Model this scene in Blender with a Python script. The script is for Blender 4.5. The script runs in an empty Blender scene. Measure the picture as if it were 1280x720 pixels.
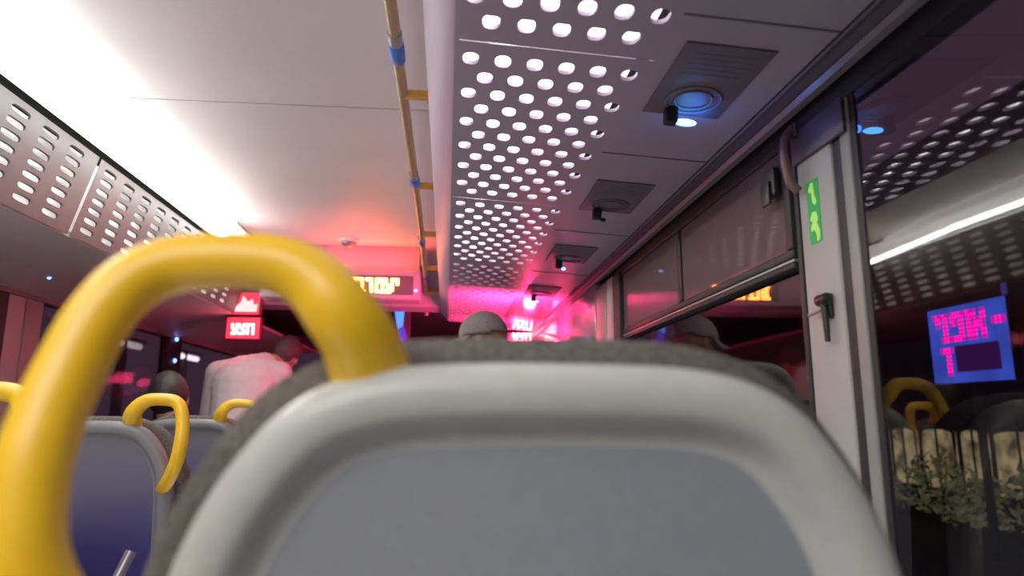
import bpy, bmesh, math, random
from mathutils import Vector, Matrix, Euler
random.seed(7)
PI = math.pi
SC = bpy.context.scene
COL = SC.collection
E = 1.15                      # eye height above the aisle floor; heights below are "relative to eye" + E

# ------------------------------------------------------------------ materials
def mat(name, col, rough=0.5, metal=0.0, emit=None, strength=0.0, var=0.0, scale=30.0, bump=0.0, coat=0.0, spec=None):
    m = bpy.data.materials.new(name); m.use_nodes = True
    nt = m.node_tree; b = nt.nodes['Principled BSDF']
    b.inputs['Base Color'].default_value = (*col, 1)
    b.inputs['Roughness'].default_value = rough
    b.inputs['Metallic'].default_value = metal
    if spec is not None: b.inputs['Specular IOR Level'].default_value = spec
    if coat: b.inputs['Coat Weight'].default_value = coat
    if emit:
        b.inputs['Emission Color'].default_value = (*emit, 1)
        b.inputs['Emission Strength'].default_value = strength
    if var or bump:
        tc = nt.nodes.new('ShaderNodeTexCoord')
        n = nt.nodes.new('ShaderNodeTexNoise'); n.inputs['Scale'].default_value = scale; n.inputs['Detail'].default_value = 4
        nt.links.new(tc.outputs['Object'], n.inputs['Vector'])
        if var:
            r = nt.nodes.new('ShaderNodeValToRGB')
            r.color_ramp.elements[0].position = .3; r.color_ramp.elements[1].position = .7
            r.color_ramp.elements[0].color = (*[c*(1-var) for c in col], 1)
            r.color_ramp.elements[1].color = (*[min(1, c*(1+var)) for c in col], 1)
            nt.links.new(n.outputs['Fac'], r.inputs['Fac']); nt.links.new(r.outputs['Color'], b.inputs['Base Color'])
        if bump:
            bp = nt.nodes.new('ShaderNodeBump'); bp.inputs['Strength'].default_value = bump; bp.inputs['Distance'].default_value = .004
            nt.links.new(n.outputs['Fac'], bp.inputs['Height']); nt.links.new(bp.outputs['Normal'], b.inputs['Normal'])
    return m

def glass(name, tint=(1, 1, 1), boost=1.0, haze=None, haze_fac=0.0):
    m = bpy.data.materials.new(name); m.use_nodes = True
    nt = m.node_tree; nt.nodes.clear()
    out = nt.nodes.new('ShaderNodeOutputMaterial')
    tr = nt.nodes.new('ShaderNodeBsdfTransparent'); tr.inputs['Color'].default_value = (*tint, 1)
    gl = nt.nodes.new('ShaderNodeBsdfGlossy'); gl.inputs['Roughness'].default_value = .03
    fr = nt.nodes.new('ShaderNodeFresnel'); fr.inputs['IOR'].default_value = 1.5
    mu = nt.nodes.new('ShaderNodeMath'); mu.operation = 'MULTIPLY'; mu.inputs[1].default_value = boost; mu.use_clamp = True
    mx = nt.nodes.new('ShaderNodeMixShader')
    ge = nt.nodes.new('ShaderNodeNewGeometry'); inv = nt.nodes.new('ShaderNodeMath'); inv.operation = 'SUBTRACT'; inv.inputs[0].default_value = 1.0
    nt.links.new(ge.outputs['Backfacing'], inv.inputs[1])
    m2 = nt.nodes.new('ShaderNodeMath'); m2.operation = 'MULTIPLY'
    nt.links.new(fr.outputs[0], mu.inputs[0]); nt.links.new(mu.outputs[0], m2.inputs[0]); nt.links.new(inv.outputs[0], m2.inputs[1])
    nt.links.new(m2.outputs[0], mx.inputs[0])
    base = tr
    if haze:
        df = nt.nodes.new('ShaderNodeBsdfDiffuse'); df.inputs['Color'].default_value = (*haze, 1)
        hm = nt.nodes.new('ShaderNodeMixShader'); hm.inputs[0].default_value = haze_fac
        nt.links.new(tr.outputs[0], hm.inputs[1]); nt.links.new(df.outputs[0], hm.inputs[2]); base = hm
    nt.links.new(base.outputs[0], mx.inputs[1]); nt.links.new(gl.outputs[0], mx.inputs[2])
    nt.links.new(mx.outputs[0], out.inputs['Surface'])
    return m

M = {}
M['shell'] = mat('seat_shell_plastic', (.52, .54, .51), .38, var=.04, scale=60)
M['recess'] = mat('seat_recess_plastic', (.27, .29, .325), .6, var=.05, scale=90, bump=.1)
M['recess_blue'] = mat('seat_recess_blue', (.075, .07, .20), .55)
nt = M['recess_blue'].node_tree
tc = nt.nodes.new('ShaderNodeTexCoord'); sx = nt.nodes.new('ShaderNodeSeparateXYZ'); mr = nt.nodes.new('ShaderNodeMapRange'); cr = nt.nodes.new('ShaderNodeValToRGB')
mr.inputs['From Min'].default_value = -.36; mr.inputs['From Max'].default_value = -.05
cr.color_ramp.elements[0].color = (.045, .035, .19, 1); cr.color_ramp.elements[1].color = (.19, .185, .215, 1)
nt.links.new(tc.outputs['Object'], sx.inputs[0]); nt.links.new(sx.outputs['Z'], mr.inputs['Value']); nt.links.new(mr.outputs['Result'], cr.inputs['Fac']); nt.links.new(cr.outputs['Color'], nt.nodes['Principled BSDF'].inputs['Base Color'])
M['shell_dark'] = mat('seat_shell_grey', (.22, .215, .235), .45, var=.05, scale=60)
M['fabric'] = mat('seat_fabric', (.115, .105, .095), .95, var=.35, scale=160, bump=.8)
M['yellow'] = mat('yellow_handle_paint', (1.0, .57, .016), .40, var=.03, scale=20)
M['yellow_bar'] = mat('yellow_bar_paint', (.75, .38, .05), .35, var=.05)
M['pole'] = mat('handrail_tan', (.42, .27, .12), .35, var=.06)
M['blue_clamp'] = mat('blue_clamp', (.04, .16, .62), .4, var=.05)
M['ceil'] = mat('ceiling_laminate', (.80, .755, .735), .55, var=.03, scale=4)
M['ceil_dark'] = mat('ceiling_gap', (.03, .03, .03), .8, var=.1)
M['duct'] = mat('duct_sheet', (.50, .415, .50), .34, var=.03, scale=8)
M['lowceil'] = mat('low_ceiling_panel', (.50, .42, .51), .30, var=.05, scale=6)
M['hatch'] = mat('service_panel_dark', (.17, .14, .175), .5, var=.1)
M['cove'] = mat('cove_sheet', (.085, .08, .08), .45, var=.04)
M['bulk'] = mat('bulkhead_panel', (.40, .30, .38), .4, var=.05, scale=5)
M['floor'] = mat('floor_vinyl', (.10, .10, .11), .6, var=.25, scale=80)
M['wall'] = mat('side_wall_panel', (.20, .19, .20), .6, var=.06)
M['frame'] = mat('window_rubber', (.024, .021, .023), .55, var=.1)
M['header'] = mat('header_rail', (.075, .06, .085), .35, var=.08)
M['lip'] = mat('rail_lip', (.32, .30, .31), .35, metal=.3, var=.05)
M['pillar'] = mat('pillar_grey', (.50, .48, .46), .45, var=.05, scale=12)
M['pillar_strip'] = mat('pillar_strip_grey', (.34, .33, .31), .4, var=.05)
M['black'] = mat('black_plastic', (.02, .018, .02), .4, var=.1)
M['redplastic'] = mat('red_plastic', (.30, .02, .035), .3, var=.05)
M['hammer_red'] = mat('pull_handle_mauve', (.22, .10, .12), .45, var=.08)
M['green'] = mat('sticker_green', (.02, .33, .07), .5, emit=(.02, .5, .10), strength=.22, var=.08)
M['lime'] = mat('sticker_symbol', (.45, .85, .15), .5, emit=(.4, .9, .15), strength=.35, var=.05)
M['strip'] = mat('strip_glow_body', (.9, .9, .88), .4, emit=(1, .985, .94), strength=2.2, var=.02)  # emission carries the glow around the thin strip tubes
M['core'] = mat('strip_tube', (.9, .9, .88), .4, emit=(1, .985, .94), strength=34.0, var=.02)
M['box_lit'] = mat('light_box_lit', (.9, .88, .9), .6, emit=(1, .93, .97), strength=1.5, var=.02)
M['box_half'] = mat('light_box_dim', (.8, .6, .7), .6, emit=(1, .7, .8), strength=.55, var=.02)
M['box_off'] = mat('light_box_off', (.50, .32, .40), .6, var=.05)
M['cove_lit'] = mat('cove_box_lit', (.8, .8, .78), .6, emit=(1, .97, .93), strength=.8, var=.25, scale=9)
M['tube'] = mat('tube_lamp', (.9, .9, .9), .4, emit=(1, .96, .98), strength=9.0, var=.02)
M['led_blue'] = mat('blue_led', (.1, .3, .9), .3, emit=(.07, .34, 1), strength=14.0, var=.02)
M['led_dot'] = mat('blue_led_small', (.1, .3, .9), .3, emit=(.12, .28, 1), strength=5.0, var=.02)
M['led_white'] = mat('white_led', (.9, .9, .9), .3, emit=(1, .9, .95), strength=3.0, var=.02)
M['amber'] = mat('amber_led_text', (.9, .4, .05), .4, emit=(1, .33, .07), strength=15.0, var=.02)
M['redtext'] = mat('red_led_text', (.9, .3, .3), .4, emit=(1, .30, .32), strength=9.0, var=.02)
M['redlamp'] = mat('red_lamp_lens', (.8, .1, .15), .35, emit=(1, .02, .07), strength=.75, var=.05)
M['pale'] = mat('pale_red_reflection', (.9, .6, .55), .35, emit=(1, .45, .42), strength=1.6, var=.25, scale=60)  # reflected sign light put in as emission
M['signface'] = mat('display_face', (.13, .09, .11), .35, var=.05)
M['cyan_scr'] = mat('cyan_screen', (.05, .3, .8), .3, emit=(.02, .22, 1), strength=1.6, var=.3, scale=30)
M['blue_scr'] = mat('blue_screen', (.03, .05, .5), .3, emit=(.05, .04, .6), strength=.8, var=.2, scale=20)
M['sign_blue'] = mat('sign_blue_panel', (.03, .06, .5), .4, emit=(.055, .12, .82), strength=.85, var=.22, scale=2.2)
M['sign_mag'] = mat('sign_magenta', (.8, .02, .5), .4, emit=(1, .012, .55), strength=1.0, var=.05)
M['sign_dark'] = mat('sign_dark_window', (.03, .012, .06), .4, emit=(.055, .008, .11), strength=.6, var=.2, scale=3)
M['grey_met'] = mat('grey_metal', (.30, .28, .32), .35, metal=.5, var=.05)
M['skin'] = mat('skin', (.42, .22, .16), .55, var=.06)
M['hair'] = mat('dark_hair', (.018, .014, .013), .6, var=.3, scale=120, bump=.5)
M['hair_b'] = mat('brown_hair', (.055, .032, .034), .6, var=.3, scale=120, bump=.5)
M['cap'] = mat('grey_cap_cloth', (.30, .27, .28), .85, var=.15, scale=120, bump=.4)
M['white_cloth'] = mat('white_shirt_cloth', (.62, .55, .56), .85, var=.06, scale=20, bump=.15)
M['dark_cloth'] = mat('dark_jacket_cloth', (.045, .04, .04), .9, var=.2, scale=80, bump=.3)
M['grey_cloth'] = mat('grey_jacket_cloth', (.20, .16, .17), .9, var=.15, scale=80, bump=.3)
M['jeans'] = mat('dark_trousers', (.03, .035, .06), .9, var=.2, scale=90)
M['asphalt'] = mat('asphalt', (.02, .018, .02), .9, var=.3, scale=10)
M['outwall'] = mat('shop_wall', (.030, .016, .024), .8, var=.3, scale=1.5)
M['shoplit'] = mat('shop_window_yellow', (.5, .45, .2), .5, emit=(.62, .52, .22), strength=.32, var=.4, scale=5)
M['shoporange'] = mat('shop_door_orange', (.5, .3, .1), .5, emit=(.75, .38, .10), strength=.6, var=.35, scale=5)
M['shopframe'] = mat('shop_frame', (.05, .035, .03), .6, var=.2)
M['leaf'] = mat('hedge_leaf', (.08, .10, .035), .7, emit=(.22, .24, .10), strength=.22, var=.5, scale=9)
M['glass'] = glass('window_glass', (.72, .68, .74), 1.45)
M['hopper'] = glass('hopper_glass_reflection', (.35, .28, .30), .55, haze=(.26, .165, .175), haze_fac=.65)  # brown haze in the pane stands in for the reflected ceiling
M['dome'] = mat('dome_white', (.75, .7, .72), .3, var=.03)
M['dash'] = mat('dashboard', (.03, .025, .035), .5, var=.1)

# shop and light textures get a bit of spatial variation in their emission
def vary_emission(m, scale, lo, hi):
    nt = m.node_tree; b = nt.nodes['Principled BSDF']
    tc = nt.nodes.new('ShaderNodeTexCoord'); n = nt.nodes.new('ShaderNodeTexNoise')
    n.inputs['Scale'].default_value = scale; n.inputs['Detail'].default_value = 3
    mr = nt.nodes.new('ShaderNodeMapRange'); mr.inputs['From Min'].default_value = .35; mr.inputs['From Max'].default_value = .65
    mr.inputs['To Min'].default_value = lo; mr.inputs['To Max'].default_value = hi
    nt.links.new(tc.outputs['Object'], n.inputs['Vector']); nt.links.new(n.outputs['Fac'], mr.inputs['Value'])
    nt.links.new(mr.outputs['Result'], b.inputs['Emission Strength'])
vary_emission(M['shoplit'], 4.0, .06, .62)
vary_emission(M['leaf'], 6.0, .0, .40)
vary_emission(M['cove_lit'], 7.0, .40, .80)
vary_emission(M['sign_blue'], 2.5, .65, 1.0)

# ------------------------------------------------------------------ mesh helpers
def box(bm, x0, x1, y0, y1, z0, z1, bev=0.0):
    vs = [bm.verts.new((x, y, z)) for x in (x0, x1) for y in (y0, y1) for z in (z0, z1)]
    fs = [bm.faces.new([vs[i] for i in q]) for q in ((0,1,3,2), (4,6,7,5), (0,4,5,1), (2,3,7,6), (0,2,6,4), (1,5,7,3))]
    if bev:
        es = list({e for f in fs for e in f.edges})
        bmesh.ops.bevel(bm, geom=es, offset=bev, segments=3, affect='EDGES', profile=.5)

def tube(bm, pts, rad, n=16, cap=True, closed=False):
    pts = [Vector(p) for p in pts]
    if not isinstance(rad, (list, tuple)): rad = [rad]*len(pts)
    rings = []; up = None
    for i, p in enumerate(pts):
        if closed: t = (pts[(i+1) % len(pts)]-pts[i-1])
        else: t = pts[min(i+1, len(pts)-1)]-pts[max(i-1, 0)]
        t.normalize()
        if up is None:
            up = Vector((0, 0, 1)) if abs(t.z) < .9 else Vector((0, 1, 0))
        a = up - t*up.dot(t)
        if a.length < 1e-4: a = Vector((1, 0, 0)) - t*t.x
        a.normalize(); b = t.cross(a); up = a
        rings.append([bm.verts.new(p+(a*math.cos(2*PI*k/n)+b*math.sin(2*PI*k/n))*rad[i]) for k in range(n)])
    m = len(rings)
    for i in range(m if closed else m-1):
        r0, r1 = rings[i], rings[(i+1) % m]
        for k in range(n): bm.faces.new((r0[k], r0[(k+1) % n], r1[(k+1) % n], r1[k]))
    if cap and not closed:
        bm.faces.new(rings[0][::-1]); bm.faces.new(rings[-1])

def smooth_path(pts, n=6):
    P = [Vector(p) for p in pts]; out = []
    for i in range(len(P)-1):
        p0, p1, p2, p3 = P[max(i-1, 0)], P[i], P[i+1], P[min(i+2, len(P)-1)]
        for k in range(n):
            t = k/n
            out.append(.5*((2*p1)+(p2-p0)*t+(2*p0-5*p1+4*p2-p3)*t*t+(3*p1-p0-3*p2+p3)*t**3))
    out.append(P[-1]); return out

def ellipsoid(bm, c, r, seg=24, rings=16, rot=None):
    mt = Matrix.Translation(c)
    if rot: mt = mt @ rot
    mt = mt @ Matrix.Diagonal((*r, 1))
    bmesh.ops.create_uvsphere(bm, u_segments=seg, v_segments=rings, radius=1, matrix=mt)

def link(o, parent=None):
    COL.objects.link(o)
    if parent: o.parent = parent
    return o

def obj(name, bm, m, parent=None, smooth=True, angle=40):
    bmesh.ops.recalc_face_normals(bm, faces=bm.faces[:])
    me = bpy.data.meshes.new(name); bm.to_mesh(me); bm.free()
    me.materials.append(m)
    if smooth:
        me.shade_smooth()
        me.set_sharp_from_angle(angle=math.radians(angle))
    o = bpy.data.objects.new(name, me)
    return link(o, parent)

def nb(): return bmesh.new()

def thing(name, label, cat, loc=(0, 0, 0), group=None):
    o = bpy.data.objects.new(name, None); COL.objects.link(o)
    o.empty_display_size = .05
    o.location = loc; o['label'] = label; o['category'] = cat
    if group: o['group'] = group
    return o

def tag(o, label, cat, group=None):
    o['label'] = label; o['category'] = cat
    if group: o['group'] = group
    return o

def struct(name, bm, m, label=None, smooth=True, parent=None, cat='bus interior'):
    o = obj(name, bm, m, parent, smooth)
    if parent is None:
        o['kind'] = 'structure'
        if label: o['label'] = label; o['category'] = cat
    return o

def dup(root, loc, label, group=None):
    r = root.copy(); COL.objects.link(r); r.location = loc; r['label'] = label
    if group: r['group'] = group
    for ch in list(root.children):
        c = ch.copy(); COL.objects.link(c); c.parent = r
        for g in list(ch.children):
            d = g.copy(); COL.objects.link(d); d.parent = c
    return r

# ------------------------------------------------------------------ floor, side walls, ends
YB, YF = -1.3, 6.9
XR, XL = .62, -1.85
def sbox(name, m, *a, label=None, bev=0.0, cat='bus interior'):
    bm = nb(); box(bm, *a, bev); return struct(name, bm, m, label, smooth=bool(bev), cat=cat)

sbox('floor', M['floor'], XL-.1, XR+.1, YB, YF, -.05, 0, label='dark grey vinyl bus floor under the seats')
sbox('floor_podium', M['floor'], -.18, XR, YB, 2.35, .0, .05, label='low raised floor under the right hand seats')
sbox('floor_podium', M['floor'], -.18, XR, 2.36, 3.6, .0, .25, label='raised wheel arch floor under the capped passenger')
sbox('wall_right', M['wall'], XR, XR+.07, YB, 2.71, .0, E-.34, label='right side wall below the windows')
sbox('wall_left', M['wall'], XL-.07, XL, YB, YF, .0, E-.34, label='left side wall below the windows')
sbox('wall_back', M['wall'], XL-.07, XR+.07, YB-.06, YB, .0, E+1.0, label='rear wall of the bus')
# right upper shell above the header, left upper shell
sbox('wall_right_upper', M['wall'], XR+.03, XR+.09, YB, YF, E+.535, E+1.0)
sbox('wall_left_upper', M['wall'], XL-.07, XL, YB, YF, E+.50, E+1.0)
# pale panel on the right wall beyond the second pillar
bm = nb(); box(bm, .60, .69, 2.72, 4.95, .25, E+.528, .006)
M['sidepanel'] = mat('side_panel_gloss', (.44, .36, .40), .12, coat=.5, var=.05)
struct('wall_right_front', bm, M['sidepanel'], 'pale glossy side panel lit pink beside the red sign')
sbox('wall_right_nose', M['wall'], .60, .69, 4.96, YF, .0, E+.528)

# front end with windscreen
bm = nb(); box(bm, XL, XR, YF, YF+.06, 0, .95); struct('wall_front', bm, M['dash'])
bm = nb(); box(bm, XL, XR, YF, YF+.06, E+.62, E+1.0); struct('wall_front_header', bm, M['dash'])
bm = nb(); box(bm, XL, XR, YF+.02, YF+.026, .95, E+.62)
struct('window_5', bm, M['glass'], 'dark windscreen at the front of the bus', smooth=False)
t = thing('dashboard', 'dark dashboard below the windscreen at the front', 'dashboard', (-1.0, 6.5, 0))
bm = nb(); box(bm, -.75, 1.2, -.05, .38, 0.0, .98, .05); obj('console', bm, M['dash'], t)
bm = nb()
ring = [(-.2+.22*math.cos(a), -.14+.06*math.sin(a), 1.03+.2*math.sin(a)) for a in [2*PI*k/28 for k in range(28)]]
tube(bm, ring, .014, 8, closed=True)
tube(bm, [(-.2, -.14, 1.03), (-.2, .06, .93)], .022, 10)
tube(bm, [(-.41, -.14, 1.03), (.01, -.14, 1.03)], .012, 8); obj('steering_wheel', bm, M['black'], t)

# ------------------------------------------------------------------ ceilings
ZC = E+.92
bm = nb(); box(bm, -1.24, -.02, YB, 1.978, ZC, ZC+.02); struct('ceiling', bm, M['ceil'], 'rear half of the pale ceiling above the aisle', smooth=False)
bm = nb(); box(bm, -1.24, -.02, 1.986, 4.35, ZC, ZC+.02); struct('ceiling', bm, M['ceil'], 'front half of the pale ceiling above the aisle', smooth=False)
bm = nb(); box(bm, XL, XR, YB, YF, ZC+.03, ZC+.05); struct('ceiling_roof', bm, M['ceil_dark'], smooth=False)
# bulkhead panel between the passenger ceiling and the driver area
bm = nb()
prof = [(4.25, E+.92), (4.27, E+.72), (4.31, E+.665), (4.42, E+.65), (4.42, E+.92)]
for s in (XL+.02, -.05):
    pass
def extrude_x(bm, prof, x0, x1):
    a = [bm.verts.new((x0, y, z)) for y, z in prof]; b = [bm.verts.new((x1, y, z)) for y, z in prof]
    n = len(prof)
    for i in range(n): bm.faces.new((a[i], a[(i+1) % n], b[(i+1) % n], b[i]))
    bm.faces.new(a[::-1]); bm.faces.new(b)
def extrude_y(bm, prof, y0, y1):
    a = [bm.verts.new((x, y0, z)) for x, z in prof]; b = [bm.verts.new((x, y1, z)) for x, z in prof]
    n = len(prof)
    for i in range(n): bm.faces.new((a[i], a[(i+1) % n], b[(i+1) % n], b[i]))
    bm.faces.new(a[::-1]); bm.faces.new(b)
extrude_x(bm, prof, XL+.01, -.05)
struct('wall_bulkhead', bm, M['bulk'], 'mauve overhead bulkhead behind the route display')
# front driver ceiling, dark
bm = nb(); box(bm, XL, XR, 4.43, YF, E+.75, E+.77); struct('ceiling', bm, M['dash'], smooth=False)

# right lowered ceiling (slopes gently down towards the windows)
def zr(x): return E+.602-.062*(x+.03)
bm = nb()
extrude_y(bm, [(.335, zr(.335)), (.578, zr(.578)), (.578, zr(.578)+.02), (.335, zr(.335)+.02)], YB, 3.36)
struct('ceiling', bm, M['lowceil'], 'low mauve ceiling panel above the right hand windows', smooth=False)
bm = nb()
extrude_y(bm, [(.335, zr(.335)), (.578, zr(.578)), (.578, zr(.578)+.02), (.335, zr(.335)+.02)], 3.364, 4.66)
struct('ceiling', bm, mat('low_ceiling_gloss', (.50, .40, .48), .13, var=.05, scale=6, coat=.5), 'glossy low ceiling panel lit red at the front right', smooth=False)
# fine joints across it
for k, y in enumerate((.88, 1.42, 2.08, 2.72, 4.0)):
    bm = nb(); extrude_y(bm, [(.337, zr(.337)-.0015), (.576, zr(.576)-.0015), (.576, zr(.576)-.0003), (.337, zr(.337)-.0003)], y, y+.004)
    struct('trim_%d' % (20+k), bm, M['hatch'], smooth=False)

# left lowered ceiling
bm = nb(); extrude_y(bm, [(XL, E+.52), (-1.60, E+.565), (-1.285, E+.585), (-1.285, E+.605), (XL, E+.59)], YB, YF)
struct('ceiling', bm, mat('left_low_ceiling', (.55, .49, .50), .5, var=.05), 'low grey cove above the left hand windows')

# ------------------------------------------------------------------ perforated light panels
def slot_sheet(bm, u0, u1, v0, v1, rows, a, b, f, wall=.007, n=14, pw=2.4):
    """flat sheet in (u,v) with elliptical slots. rows = [(vc, half height, [uc..], half width)]; f maps (u,v,w) to world."""
    def V(u, v, w=0): return bm.verts.new(f(u, v, w))
    def quad(ua, ub, va, vb):
        if ub-ua < 1e-6 or vb-va < 1e-6: return
        bm.faces.new((V(ua, va), V(ub, va), V(ub, vb), V(ua, vb)))
    vcur = v0
    for vc, hh, ucs, hw in rows:
        quad(u0, u1, vcur, vc-hh)
        ucur = u0
        for uc in ucs:
            quad(ucur, uc-hw, vc-hh, vc+hh)
            hole, top, rect = [], [], []
            for k in range(4*n//2*1):
                pass
            N = 20
            for k in range(N):
                th = 2*PI*(k+.5)/N
                c, s = math.cos(th), math.sin(th)
                cs = math.copysign(abs(c)**(2/pw), c); ss = math.copysign(abs(s)**(2/pw), s)
                hole.append(V(uc+a*cs, vc+b*ss)); top.append(V(uc+a*cs, vc+b*ss, wall))
                d = max(abs(c)/hw, abs(s)/hh)
                rect.append((uc+c/d, vc+s/d))
            rv = [V(*r) for r in rect]
            corners = [V(uc+hw*sx, vc+hh*sy) for sx, sy in ((1, 1), (-1, 1), (-1, -1), (1, -1))]
            for k in range(N):
                k2 = (k+1) % N
                bm.faces.new((hole[k], hole[k2], rv[k2], rv[k]))
                bm.faces.new((hole[k2], hole[k], top[k], top[k2]))
                # fill the corner triangle where the edge of the cell turns
                r0, r1 = rect[k], rect[k2]
                if abs(r0[0]-r1[0]) > 1e-6 and abs(r0[1]-r1[1]) > 1e-6:
                    sx = 1 if (r0[0]+r1[0])/2 > uc else -1; sy = 1 if (r0[1]+r1[1])/2 > vc else -1
                    ci = {(1, 1): 0, (-1, 1): 1, (-1, -1): 2, (1, -1): 3}[(sx, sy)]
                    bm.faces.new((rv[k], rv[k2], corners[ci]))
            ucur = uc+hw
        quad(ucur, u1, vc-hh, vc+hh)
        vcur = vc+hh
    quad(u0, u1, vcur, v1)
    bmesh.ops.remove_doubles(bm, verts=bm.verts[:], dist=1e-5)

def right_f(u, v, w): return (u, v, zr(u)+w)
PITCH = .128
panel_info = [
    (.20, 1.015, 'tube', 'box_lit', 'perforated ceiling light panel nearest the camera, cut by the top edge'),
    (1.02, 1.835, 'tube', 'box_lit', 'second perforated light panel from the camera, beside the first dark service panel'),
    (1.84, 2.655, 'tube', 'box_lit', 'third perforated light panel from the camera, washed pink on its right half'),
    (2.66, 3.475, None, 'box_half', 'fourth perforated ceiling panel, half dark and lit red from the front'),
    (3.48, 4.42, None, 'box_off', 'farthest perforated ceiling panel, unlit and red, above the capped passenger'),
]
for y0, y1, tb, bx, lab in panel_info:
    t = thing('perforated_light_panel', lab, 'light panel', (0, 0, 0), 'perforated ceiling light panels on the right')
    bm = nb(); rows = []
    nrow = int((y1-y0-.02)/(PITCH/2))
    for k in range(nrow):
        yc = y0+.056+k*PITCH/2
        if yc+.032 > y1: break
        us = [.026+.0552*i for i in range(6)] if k % 2 == 0 else [.0536+.0552*i for i in range(5)]
        rows.append((yc, PITCH/4, [q+.004 for q in us], .0274))
    slot_sheet(bm, .0015, .335, y0, y1+.0045, rows, .0138, .0195, right_f)
    bmesh.ops.recalc_face_normals(bm, faces=bm.faces[:])
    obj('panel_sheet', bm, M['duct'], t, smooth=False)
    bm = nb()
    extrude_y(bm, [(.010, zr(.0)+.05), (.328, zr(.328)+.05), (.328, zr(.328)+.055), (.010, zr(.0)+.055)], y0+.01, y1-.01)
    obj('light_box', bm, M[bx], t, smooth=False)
    if tb:
        bm = nb(); tube(bm, [(.083, y0+.03, zr(.083)+.03), (.083, y1-.03, zr(.083)+.03)], .013, 14); obj('tube_lamp', bm, M['tube'], t)
# duct carcass: side facing the aisle and the closed end
bm = nb()
extrude_y(bm, [(-.052, E+.672), (-.048, E+.655), (-.004, zr(.002)+.003), (.0015, zr(.002)), (.0015, zr(.002)+.008), (-.036, E+.67), (-.036, E+.915), (-.052, E+.915)], YB, 4.424)
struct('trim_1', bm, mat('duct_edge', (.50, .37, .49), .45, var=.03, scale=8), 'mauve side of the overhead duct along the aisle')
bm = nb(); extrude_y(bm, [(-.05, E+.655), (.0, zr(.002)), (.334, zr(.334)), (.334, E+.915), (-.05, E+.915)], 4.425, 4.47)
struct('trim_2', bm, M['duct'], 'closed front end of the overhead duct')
bm = nb(); extrude_y(bm, [(.002, zr(.002)), (.334, zr(.334)), (.334, zr(.334)+.01), (.002, zr(.002)+.01)], YB, .195)
struct('trim_3', bm, M['duct'], smooth=False)

# ---- left steep perforated cove and the bright strip lamp
def left_f(u, v, w):   # u along the bus, v = 0 top .. 1 bottom
    return (-1.205-.075*v-w*.97, u, E+.865-.275*v-w*.25)
for i, (y0, y1, lab) in enumerate(((.95, 2.345, 'near perforated side panel under the white strip light on the left'), (2.36, 4.14, 'far perforated side panel under the white strip light, behind the yellow handle'))):
    t = thing('perforated_side_panel', lab, 'light panel', (0, 0, 0), 'perforated side panels on the left')
    bm = nb(); rows = []
    ucs = []; u = y0+.085
    while u < y1-.07: ucs.append(u); u += .148
    for k in range(7):
        rows.append((.10+k*.128, .062, ucs, .07))
    slot_sheet(bm, y0, y1, 0, 1, rows, .043, .037, left_f, pw=3.2)
    obj('panel_sheet', bm, M['cove'], t, smooth=False)
    bm = nb()
    vs = [bm.verts.new(left_f(a, b, .03)) for a, b in ((y0+.01, .02), (y1-.01, .02), (y1-.01, .98), (y0+.01, .98))]
    bm.faces.new(vs)
    vs2 = [bm.verts.new(left_f(a, b, .036)) for a, b in ((y0+.01, .02), (y1-.01, .02), (y1-.01, .98), (y0+.01, .98))]
    bm.faces.new(vs2[::-1])
    obj('light_box', bm, M['cove_lit'], t, smooth=False)
bm = nb()
vs = [bm.verts.new(left_f(a, b, .002)) for a, b in ((YB, 0), (.94, 0), (.94, 1), (YB, 1))]; bm.faces.new(vs)
struct('trim_4', bm, M['cove'], smooth=False)
bm = nb()
vs = [bm.verts.new(left_f(a, b, .002)) for a, b in ((4.143, 0), (4.184, 0), (4.184, 1), (4.143, 1))]; bm.faces.new(vs)
struct('trim_5', bm, M['cove'], smooth=False)

t = thing('ceiling_strip_light', 'long bright white strip light along the left edge of the ceiling', 'strip light', (-1.062, 1.2, ZC))
bm = nb()
prof = []
for k in range(13):
    a = PI*k/12
    prof.append((-.002+.136*math.cos(a), -.060*math.sin(a)**.6-.004))
a0 = [(x, z) for x, z in prof]
def strip(bm, y0, y1, s0, s1):
    A = [bm.verts.new((x*s0-(1-s0)*.134, y0, z)) for x, z in a0]; B = [bm.verts.new((x*s1-(1-s1)*.134, y1, z)) for x, z in a0]
    for i in range(len(a0)-1): bm.faces.new((A[i], A[i+1], B[i+1], B[i]))
    bm.faces.new(A); bm.faces.new(B[::-1]); bm.faces.new((A[0], B[0], B[-1], A[-1]))
strip(bm, -2.4, 1.70, 1.0, .86)
obj('lens', bm, M['strip'], t)  # wide body models the halo of the tubes, tapering with the end piece
bm = nb(); strip(bm, 1.705, 2.50, .84, .40); obj('end_glow', bm, M['strip'], t)
bm = nb(); box(bm, -.075, -.070, 0, 0.001, 0, 0.001)
bm.free()
for y0, y1 in ((-2.35, -.95), (-.92, .30), (.33, 1.66), (1.70, 2.42)):
    bm = nb(); xo = -.004 if y1 < 2 else -.05
    tube(bm, [(-.004 if y0 < 1.68 else -.012, y0, -.056), (-.004 if y0 < 1.68 else -.075, y1, -.056)], .021, 14); obj('tube_lamp', bm, M['core'], t)
bm = nb(); box(bm, .030, .034, 2.02, 2.50, -.016, -.003); obj('edge_rail', bm, M['grey_met'], t, smooth=False)

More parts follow.
